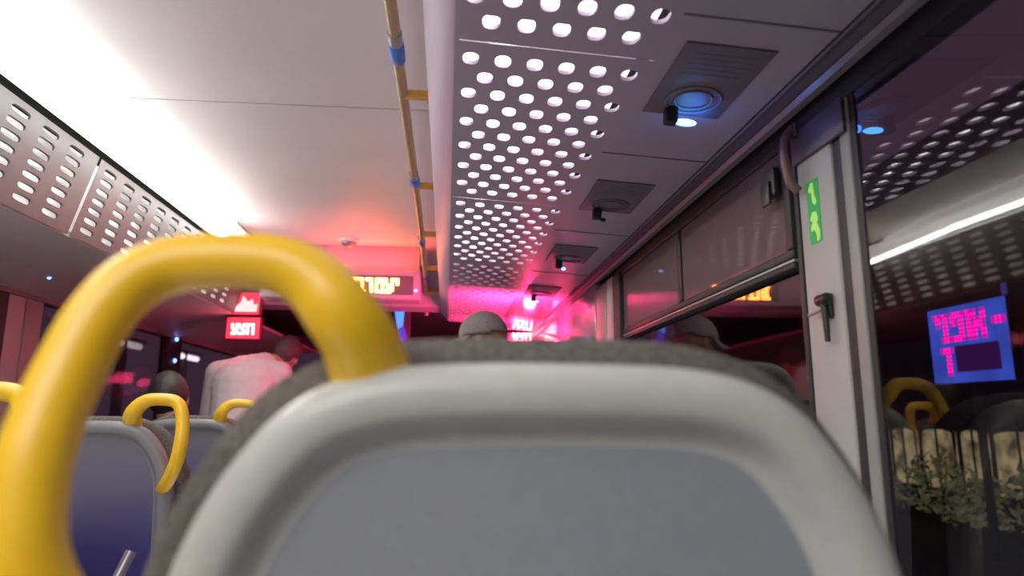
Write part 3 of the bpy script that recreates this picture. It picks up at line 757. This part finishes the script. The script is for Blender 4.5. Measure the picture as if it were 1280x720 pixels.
def person(label, root, J, head_c, head_rot, skinm, shirtm, trouserm, hair=None, cap=None, rscale=1.0):
    t = thing('person', label, 'person', root)
    H = Vector(head_c); Rm = head_rot.to_matrix().to_4x4()
    def hl(p): return H+Rm.to_3x3() @ Vector(p)
    torso = [(J['hip'], (.165, .125, .12)), (J['waist'], (.145, .105, .12)), (J['chest'], (.168, .118, .12)), (J['upper'], (.15, .095, .075)), (J['neck'], .060), (tuple(hl((0, -.005, -.06))), .055)]
    legs, arms, hands = [], [], []
    for s in ('l', 'r'):
        legs.append([(J['hip_'+s], .092), (J['knee_'+s], .062), (J['ankle_'+s], .042), (J['toe_'+s], .035)])
        arms.append([(J['upper'], .07), (J['sh_'+s], .062), (J['el_'+s], .046), (J['wr_'+s], .028)])
        d = Vector(J['wr_'+s])-Vector(J['el_'+s]); hands += hand_chains(J['wr_'+s], d, 1 if s == 'r' else -1)
    bodym = [skin_mesh([torso]+legs+arms)]
    for hc in hands: bodym.append(skin_mesh([hc], 10))
    def head(bm):
        rot = Rm
        ellipsoid(bm, hl((0, -.008, .012)), (.074, .093, .100), 28, 20, rot)          # skull
        ellipsoid(bm, hl((0, .028, -.045)), (.056, .066, .070), 24, 16, rot)          # jaw
        ellipsoid(bm, hl((0, .097, -.022)), (.012, .018, .022), 12, 8, rot)           # nose
        ellipsoid(bm, hl((0, .086, -.064)), (.024, .012, .008), 12, 8, rot)           # lips
        ellipsoid(bm, hl((0, .080, .020)), (.05, .016, .010), 12, 8, rot)             # brow
        for sx in (-1, 1):
            ellipsoid(bm, hl((sx*.076, -.004, -.018)), (.010, .020, .032), 12, 10, rot)  # ears
            ellipsoid(bm, hl((sx*.030, .078, -.002)), (.013, .010, .009), 10, 8, rot)    # eye lids
    body = fuse(bodym, head, .007, 'body', skinm, t)
    def g(ch, k): return [(c, tuple(q+k for q in r) if isinstance(r, tuple) else r+k) for c, r in ch]
    # shirt: torso without neck top, arms to the wrists
    sh = [skin_mesh([g(torso[:4], .014)+[(tuple(Vector(J['neck'])*.75+Vector(J['upper'])*.25), .078)]] + [g(a, .014)[:3]+[(tuple(Vector(J['wr_'+s])*.9+Vector(J['el_'+s])*.1), .040)] for a, s in zip(arms, ('l', 'r'))])]
    fuse(sh, None, .010, 'shirt', shirtm, t)
    tr = [skin_mesh([[(J['hip'], (.176, .136, .125)), (tuple(Vector(J['hip'])+Vector((0, 0, .03))), (.176, .136, .12))], [(J['hip_l'], .108), (J['knee_l'], .078), (tuple(Vector(J['ankle_l'])*.95+Vector(J['knee_l'])*.05), .058)],
                     [(J['hip_r'], .108), (J['knee_r'], .078), (tuple(Vector(J['ankle_r'])*.95+Vector(J['knee_r'])*.05), .058)]])]
    fuse(tr, None, .010, 'trousers', trouserm, t)
    for s in ('l', 'r'):
        a, o = Vector(J['ankle_'+s]), Vector(J['toe_'+s])
        bm = nb(); ellipsoid(bm, (a+o)/2+Vector((0, 0, -.008)), (.05, .145, .05), 20, 12)
        for v in bm.verts:
            if v.co.z < min(a.z, o.z)-.035: v.co.z = min(a.z, o.z)-.035
        obj('shoe', bm, M['black'], t)
    if hair:
        bm = nb(); ellipsoid(bm, (0, 0, 0), (1, 1, 1), 36, 24)
        rnd = random.Random(3)
        for v in list(bm.verts):
            x, y, z = v.co
            k = 1+.03*rnd.uniform(-1, 1)
            v.co = Vector((x*.085*k, -.012+y*.104*k, .018+z*.106*k))
        dele = [v for v in bm.verts if (v.co.y > .055 and v.co.z < .07) or (v.co.z < -.03 and v.co.y > -.035) or v.co.z < -.075]
        bmesh.ops.delete(bm, geom=dele, context='VERTS')
        bmesh.ops.transform(bm, matrix=Matrix.Translation(H) @ Rm, verts=bm.verts[:])
        obj('hair', bm, hair, t, angle=80)
    if cap:
        bm = nb(); ellipsoid(bm, (0, 0, 0), (1, 1, 1), 36, 24)
        for v in list(bm.verts):
            x, y, z = v.co
            v.co = Vector((x*.087, -.006+y*.106, .022+z*.100))
        dele = [v for v in bm.verts if v.co.z < .002-v.co.y*.10]
        bmesh.ops.delete(bm, geom=dele, context='VERTS')
        bmesh.ops.transform(bm, matrix=Matrix.Translation(H) @ Rm, verts=bm.verts[:])
        c = obj('cap', bm, cap, t, angle=80)
        md = c.modifiers.new('t', 'SOLIDIFY'); md.thickness = .004; md.offset = 1
        bm = nb(); N = 18; A, B = [], []
        for k in range(N+1):
            a = PI*(.12+.76*k/N)
            ix, iy = .084*math.cos(a), -.006+.104*math.sin(a)
            ox, oy = .094*math.cos(a), .01+.165*math.sin(a)
            A.append(((ix, iy, .010), (ix, iy, .004))); B.append(((ox, oy, -.012+.02*abs(math.cos(a))*-1), (ox, oy, -.016-.02*abs(math.cos(a)))))
        va = [[bm.verts.new(p) for p in q] for q in A]; vb = [[bm.verts.new(p) for p in q] for q in B]
        for k in range(N):
            bm.faces.new((va[k][0], va[k+1][0], vb[k+1][0], vb[k][0])); bm.faces.new((va[k][1], vb[k][1], vb[k+1][1], va[k+1][1]))
            bm.faces.new((vb[k][0], vb[k+1][0], vb[k+1][1], vb[k][1])); bm.faces.new((va[k][0], va[k][1], va[k+1][1], va[k+1][0]))
        for k in (0, N): bm.faces.new((va[k][0], vb[k][0], vb[k][1], va[k][1]))
        bmesh.ops.transform(bm, matrix=Matrix.Translation(H) @ Rm, verts=bm.verts[:])
        obj('brim', bm, cap, c)
    return t

def seated(hx, lean_x=0.0, seat=.45):
    z = seat+.115
    return dict(hip=(0, 0, z), waist=(lean_x*.25, -.01, z+.17), chest=(lean_x*.5, .0, z+.33), upper=(lean_x*.7, .005, z+.45), neck=(lean_x*.85, .02, z+.535),
        hip_l=(-.095, .08, z-.02), hip_r=(.095, .08, z-.02), knee_l=(-.11, .47, z-.0), knee_r=(.11, .47, z-.0), ankle_l=(-.11, .43, .08), ankle_r=(.11, .43, .08), toe_l=(-.11, .58, .045), toe_r=(.11, .58, .045),
        sh_l=(-.17+lean_x*.7, .005, z+.44), sh_r=(.17+lean_x*.7, .005, z+.44), el_l=(-.225+lean_x*.4, .06, z+.17), el_r=(.225+lean_x*.4, .06, z+.17), wr_l=(-.13, .28, z+.115), wr_r=(.13, .28, z+.115))
# dark haired passenger, left row
J = seated(0, -.20)
person('seated passenger with dark hair seen from behind, above the small yellow handle', (-1.05, 3.24, 0), J, (-.215, .045, .45+.115+.65), Euler((-.1, -.1, .1)), M['skin'], M['dark_cloth'], M['jeans'], hair=M['hair'])
# capped passenger, right row, head turned left
J = seated(0, .02)
person('seated passenger in a light grey cap, head turned to the left', (.115, 2.93, .25), J, (.035, .04, .45+.115+.655), Euler((-.05, .08, 1.25)), M['skin'], M['grey_cloth'], M['jeans'], cap=M['cap'])
# stooping passenger in white
z = .94
J = dict(hip=(0, 0, z), waist=(.0, .05, z+.19), chest=(.0, .11, z+.36), upper=(.01, .16, z+.455), neck=(.09, .26, z+.50),
    hip_l=(-.09, .01, z-.03), hip_r=(.09, .01, z-.03), knee_l=(-.10, .06, .46), knee_r=(.10, .06, .46), ankle_l=(-.10, -.02, .08), ankle_r=(.10, -.02, .08), toe_l=(-.11, .13, .045), toe_r=(.11, .13, .045),
    sh_l=(-.165, .17, z+.435), sh_r=(.175, .17, z+.435), el_l=(-.215, .22, z+.15), el_r=(.225, .24, z+.15), wr_l=(-.17, .40, z+.05), wr_r=(.17, .42, z+.05))
person('standing passenger in a white shirt stooping forward, below the left red sign', (-1.15, 3.93, 0.0), J, (.165, .36, z+.56), Euler((-.5, .25, -.2)), M['skin'], M['white_cloth'], M['jeans'], hair=M['hair_b'])

# ------------------------------------------------------------------ outside
bm = nb(); box(bm, -40, 40, -30, 60, -.66, -.6); struct('ground', bm, M['asphalt'], 'dark road outside the bus', smooth=False, cat='road')
# blue and magenta LED sign on the shop
t = thing('shop_sign', 'blue glowing shop sign with magenta lettering seen through the near window', 'sign', (6.0, 7.34, E+.82))
bm = nb(); box(bm, .012, .10, -.62, .62, -.47, .47, .01); obj('cabinet', bm, M['shopframe'], t)
bm = nb(); box(bm, 0, .010, -.60, .60, -.45, .45, .002); obj('panel', bm, M['sign_blue'], t, smooth=False)
def to_x(bm):   # local (x right, z up, facing -y) -> facing -x
    bmesh.ops.transform(bm, matrix=Matrix.Rotation(-PI/2, 4, 'Z'), verts=bm.verts[:])
def sign_text(glyphs, cell, y, z):
    x = 0
    for g in glyphs:
        bm, wd = led_text([g], cell, 1.0, .006, bold=.24); to_x(bm)
        o = obj('letter', bm, M['sign_mag'], t, smooth=False); o.location = (-.002, y-x, z); x += wd
sign_text(['yod', 'nun', 'pe', 'vav', 'alef'], .0465, .50, .04)
sign_text(['dash'], .055, -.41, .02)
sign_text(['dalet'], .045, .42, -.36)
bm = nb(); box(bm, -.004, -.0005, -.46, .20, -.33, -.02, .001); obj('dark_window', bm, M['sign_dark'], t, smooth=False)
bm = nb(); box(bm, .02, .06, -.59, -.55, .471, .60, .004); obj('bracket', bm, mat('sign_bracket', (.10, .07, .25), .5, emit=(.10, .06, .35), strength=.5), t)
bm = nb(); box(bm, .03, .07, -.05, .05, -1.3-E+.05, -.471, .004); obj('post', bm, M['shopframe'], t)

# shop building with lit windows and hedge
t = thing('shop_building', 'dim shop building across the road with yellow lit windows', 'building', (8.2, 10, -.6))
bm = nb(); box(bm, 0, .4, -8, 14, 0, 6.5); obj('wall', bm, M['outwall'], t, smooth=False)
yy = -3.6; k = 0
while yy < 6.5:
    w_ = (.55, .8, .65, .95)[k % 4]
    arch = (2.0 < yy < 4.2)
    bm = nb(); H_ = 1.45
    pts = [(yy, .55), (yy+w_, .55), (yy+w_, H_)]+[(yy+w_/2+w_/2*math.cos(a), H_+.09*math.sin(a)) for a in [PI*i/8 for i in range(1, 8)]]+[(yy, H_)]
    A = [bm.verts.new((-.03, a, b)) for a, b in pts]; B = [bm.verts.new((-.001, a, b)) for a, b in pts]
    bm.faces.new(A); bm.faces.new(B[::-1])
    for i in range(len(pts)): bm.faces.new((A[i], A[(i+1) % len(pts)], B[(i+1) % len(pts)], B[i]))
    f = obj('window', bm, M['shoporange'] if arch else M['shoplit'], t, smooth=False)
    bm = nb()
    tube(bm, [(-.05, a, b) for a, b in pts], .03, 6, closed=True); tube(bm, [(-.05, yy+w_/2, .55), (-.05, yy+w_/2, H_+.2)], .018, 6)
    obj('window_frame', bm, M['shopframe'], f, smooth=False)
    yy += w_+.12; k += 1
rnd = random.Random(11)
def hedge(y, x, h, label):
    t = thing('shrub', label, 'shrub', (x, y, -.6), 'shrubs in front of the lit shop windows')
    bm = nb()
    for i in range(260):
        a, b = rnd.uniform(0, 2*PI), rnd.random()**.5
        c = Vector((.38*b*math.cos(a), .42*b*math.sin(a), h*(.25+.75*rnd.random()*(1-.35*b*b))))
        d1 = Vector((rnd.uniform(-1, 1), rnd.uniform(-1, 1), rnd.uniform(-.4, 1))).normalized(); d2 = d1.cross(Vector((rnd.uniform(-1, 1), rnd.uniform(-1, 1), rnd.uniform(-1, 1)))).normalized()
        s = rnd.uniform(.05, .10)
        q = [c-d1*s, c+d2*s*.45, c+d1*s, c-d2*s*.45]
        bm.faces.new([bm.verts.new(p) for p in q])
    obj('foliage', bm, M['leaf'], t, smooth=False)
    bm = nb()
    for i in range(5): tube(bm, [(0, 0, 0), (rnd.uniform(-.2, .2), rnd.uniform(-.2, .2), h*.8)], [.02, .006], 6)
    obj('stem', bm, M['shopframe'], t)
for i, (y, x, h) in enumerate(((8.0, 7.4, 1.25), (9.1, 7.3, 1.0), (10.2, 7.5, 1.2), (11.3, 7.3, .9))):
    hedge(y, x, h, ['tallest shrub at the right of the lit shop windows', 'low shrub second from the right before the shop windows', 'rounded shrub third from the right before the shop windows', 'lowest shrub beside the orange shop window'][i])
# tube lights under a canopy on the other side of the street
for y0, y1, lab in ((10.4, 11.6, 'dim far tube light outside, left of the two in the handle loop'), (12.8, 14.2, 'bright far tube light outside, right of the two in the handle loop')):
    t = thing('street_tube_light', lab, 'light', (-5.0, (y0+y1)/2, E+1.06), 'tube lights across the street')
    h = (y1-y0)/2
    bm = nb(); tube(bm, [(0, -h, 0), (0, h, 0)], .05, 10); obj('tube', bm, M['led_white'] if y0 > 12 else M['cove_lit'], t)
    bm = nb(); box(bm, -.08, .08, -h-.05, h+.05, .055, .10); obj('housing', bm, M['shopframe'], t, smooth=False)
    bm = nb(); box(bm, -.06, .06, -.06, .06, -1.06-E-.6, -.06); box(bm, -.05, .05, -.05, .05, -.06, .06); obj('post', bm, M['shopframe'], t, smooth=False)

# ------------------------------------------------------------------ lamps
def area(name, loc, rot, size, sy, power, col):
    l = bpy.data.lights.new(name, 'AREA'); l.shape = 'RECTANGLE'; l.size = size; l.size_y = sy; l.energy = power; l.color = col
    o = bpy.data.objects.new(name, l); COL.objects.link(o); o.location = loc; o.rotation_euler = rot; return o
def point(name, loc, power, col, r=.02):
    l = bpy.data.lights.new(name, 'POINT'); l.energy = power; l.color = col; l.shadow_soft_size = r
    o = bpy.data.objects.new(name, l); COL.objects.link(o); o.location = loc; return o
area('rear_ceiling_lamp', (-.55, -.75, E+.88), (math.radians(14), 0, 0), .9, .5, 24, (1, .97, .93))
area('left_fill_light', (-1.45, 1.3, .7), (PI, 0, 0), .3, 2.2, 3.2, (1, .93, .92))  # unseen upward fill added to lift the left low ceiling
area('red_duct_far_fill', (.28, 4.2, E+.40), (math.radians(125), 0, 0), .14, .12, 5.0, (1, .03, .18))  # unseen red fill added near the far end of the duct
area('red_duct_fill', (.30, 3.3, E+.33), (math.radians(122), 0, 0), .14, .12, 24.0, (1, .03, .18))  # red light without a fixture, added to tint the duct underside
area('red_sign_glow', (.40, 4.62, E+.44), (PI/2, 0, PI+.0), .30, .14, 20, (1, .03, .16))
area('aisle_fill_light', (-.50, 1.9, .12), (PI, 0, 0), .5, 4.6, 9, (1, .93, .97))  # unseen fill low in the aisle, added to brighten the ceilings
area('strip_wash', (-1.0, 1.55, E+.80), (0, math.radians(205), 0), .05, 3.6, 5, (1, .98, .94))
area('right_fill_light', (.46, 1.6, .75), (PI, 0, 0), .16, 2.2, .55, (.9, .75, 1))  # unseen purple fill added to raise the right low ceiling
bpy.data.objects['red_sign_glow'].rotation_euler = (math.radians(106), 0, 0)
point('red_panel_glow', (.50, 4.25, E+.44), 7, (1, .03, .16), .04)
point('red_left_glow', (-1.245, 4.0, E+.40), .35, (1, .03, .16), .04)
area('amber_display_glow', (-.40, 3.66, E+.80), (math.radians(150), 0, 0), .5, .05, 1.3, (1, .06, .02))
point('blue_reading_glow', (.470, 1.178, zr(.468)-.024), .05, (.03, .16, 1), .008)

# world: near-black night
w = bpy.data.worlds.new('night'); SC.world = w; w.use_nodes = True
bg = w.node_tree.nodes['Background']; bg.inputs['Color'].default_value = (.030, .017, .027, 1); bg.inputs['Strength'].default_value = 1.7

# ------------------------------------------------------------------ camera
cam = bpy.data.cameras.new('camera'); co = bpy.data.objects.new('camera', cam); COL.objects.link(co); SC.camera = co
Rw = Matrix(((0.99552839, -0.01911512, -0.09250853), (-0.09444191, -0.1808217, -0.97897101), (0.0019856, 0.98333012, -0.18181841)))
co.matrix_world = Matrix.Translation((0, 0, E)) @ Rw.to_4x4()
cam.sensor_width = 36; cam.lens = 850/1280*36; cam.clip_start = .02; cam.clip_end = 200
cam.dof.use_dof = True; cam.dof.focus_distance = 1.7; cam.dof.aperture_fstop = 3.0
SC.view_settings.view_transform = 'Standard'
SC.view_settings.exposure = -0.04
SC.view_settings.gamma = 1.10
SC.cycles.max_bounces = 8; SC.cycles.transparent_max_bounces = 12; SC.cycles.caustics_reflective = False
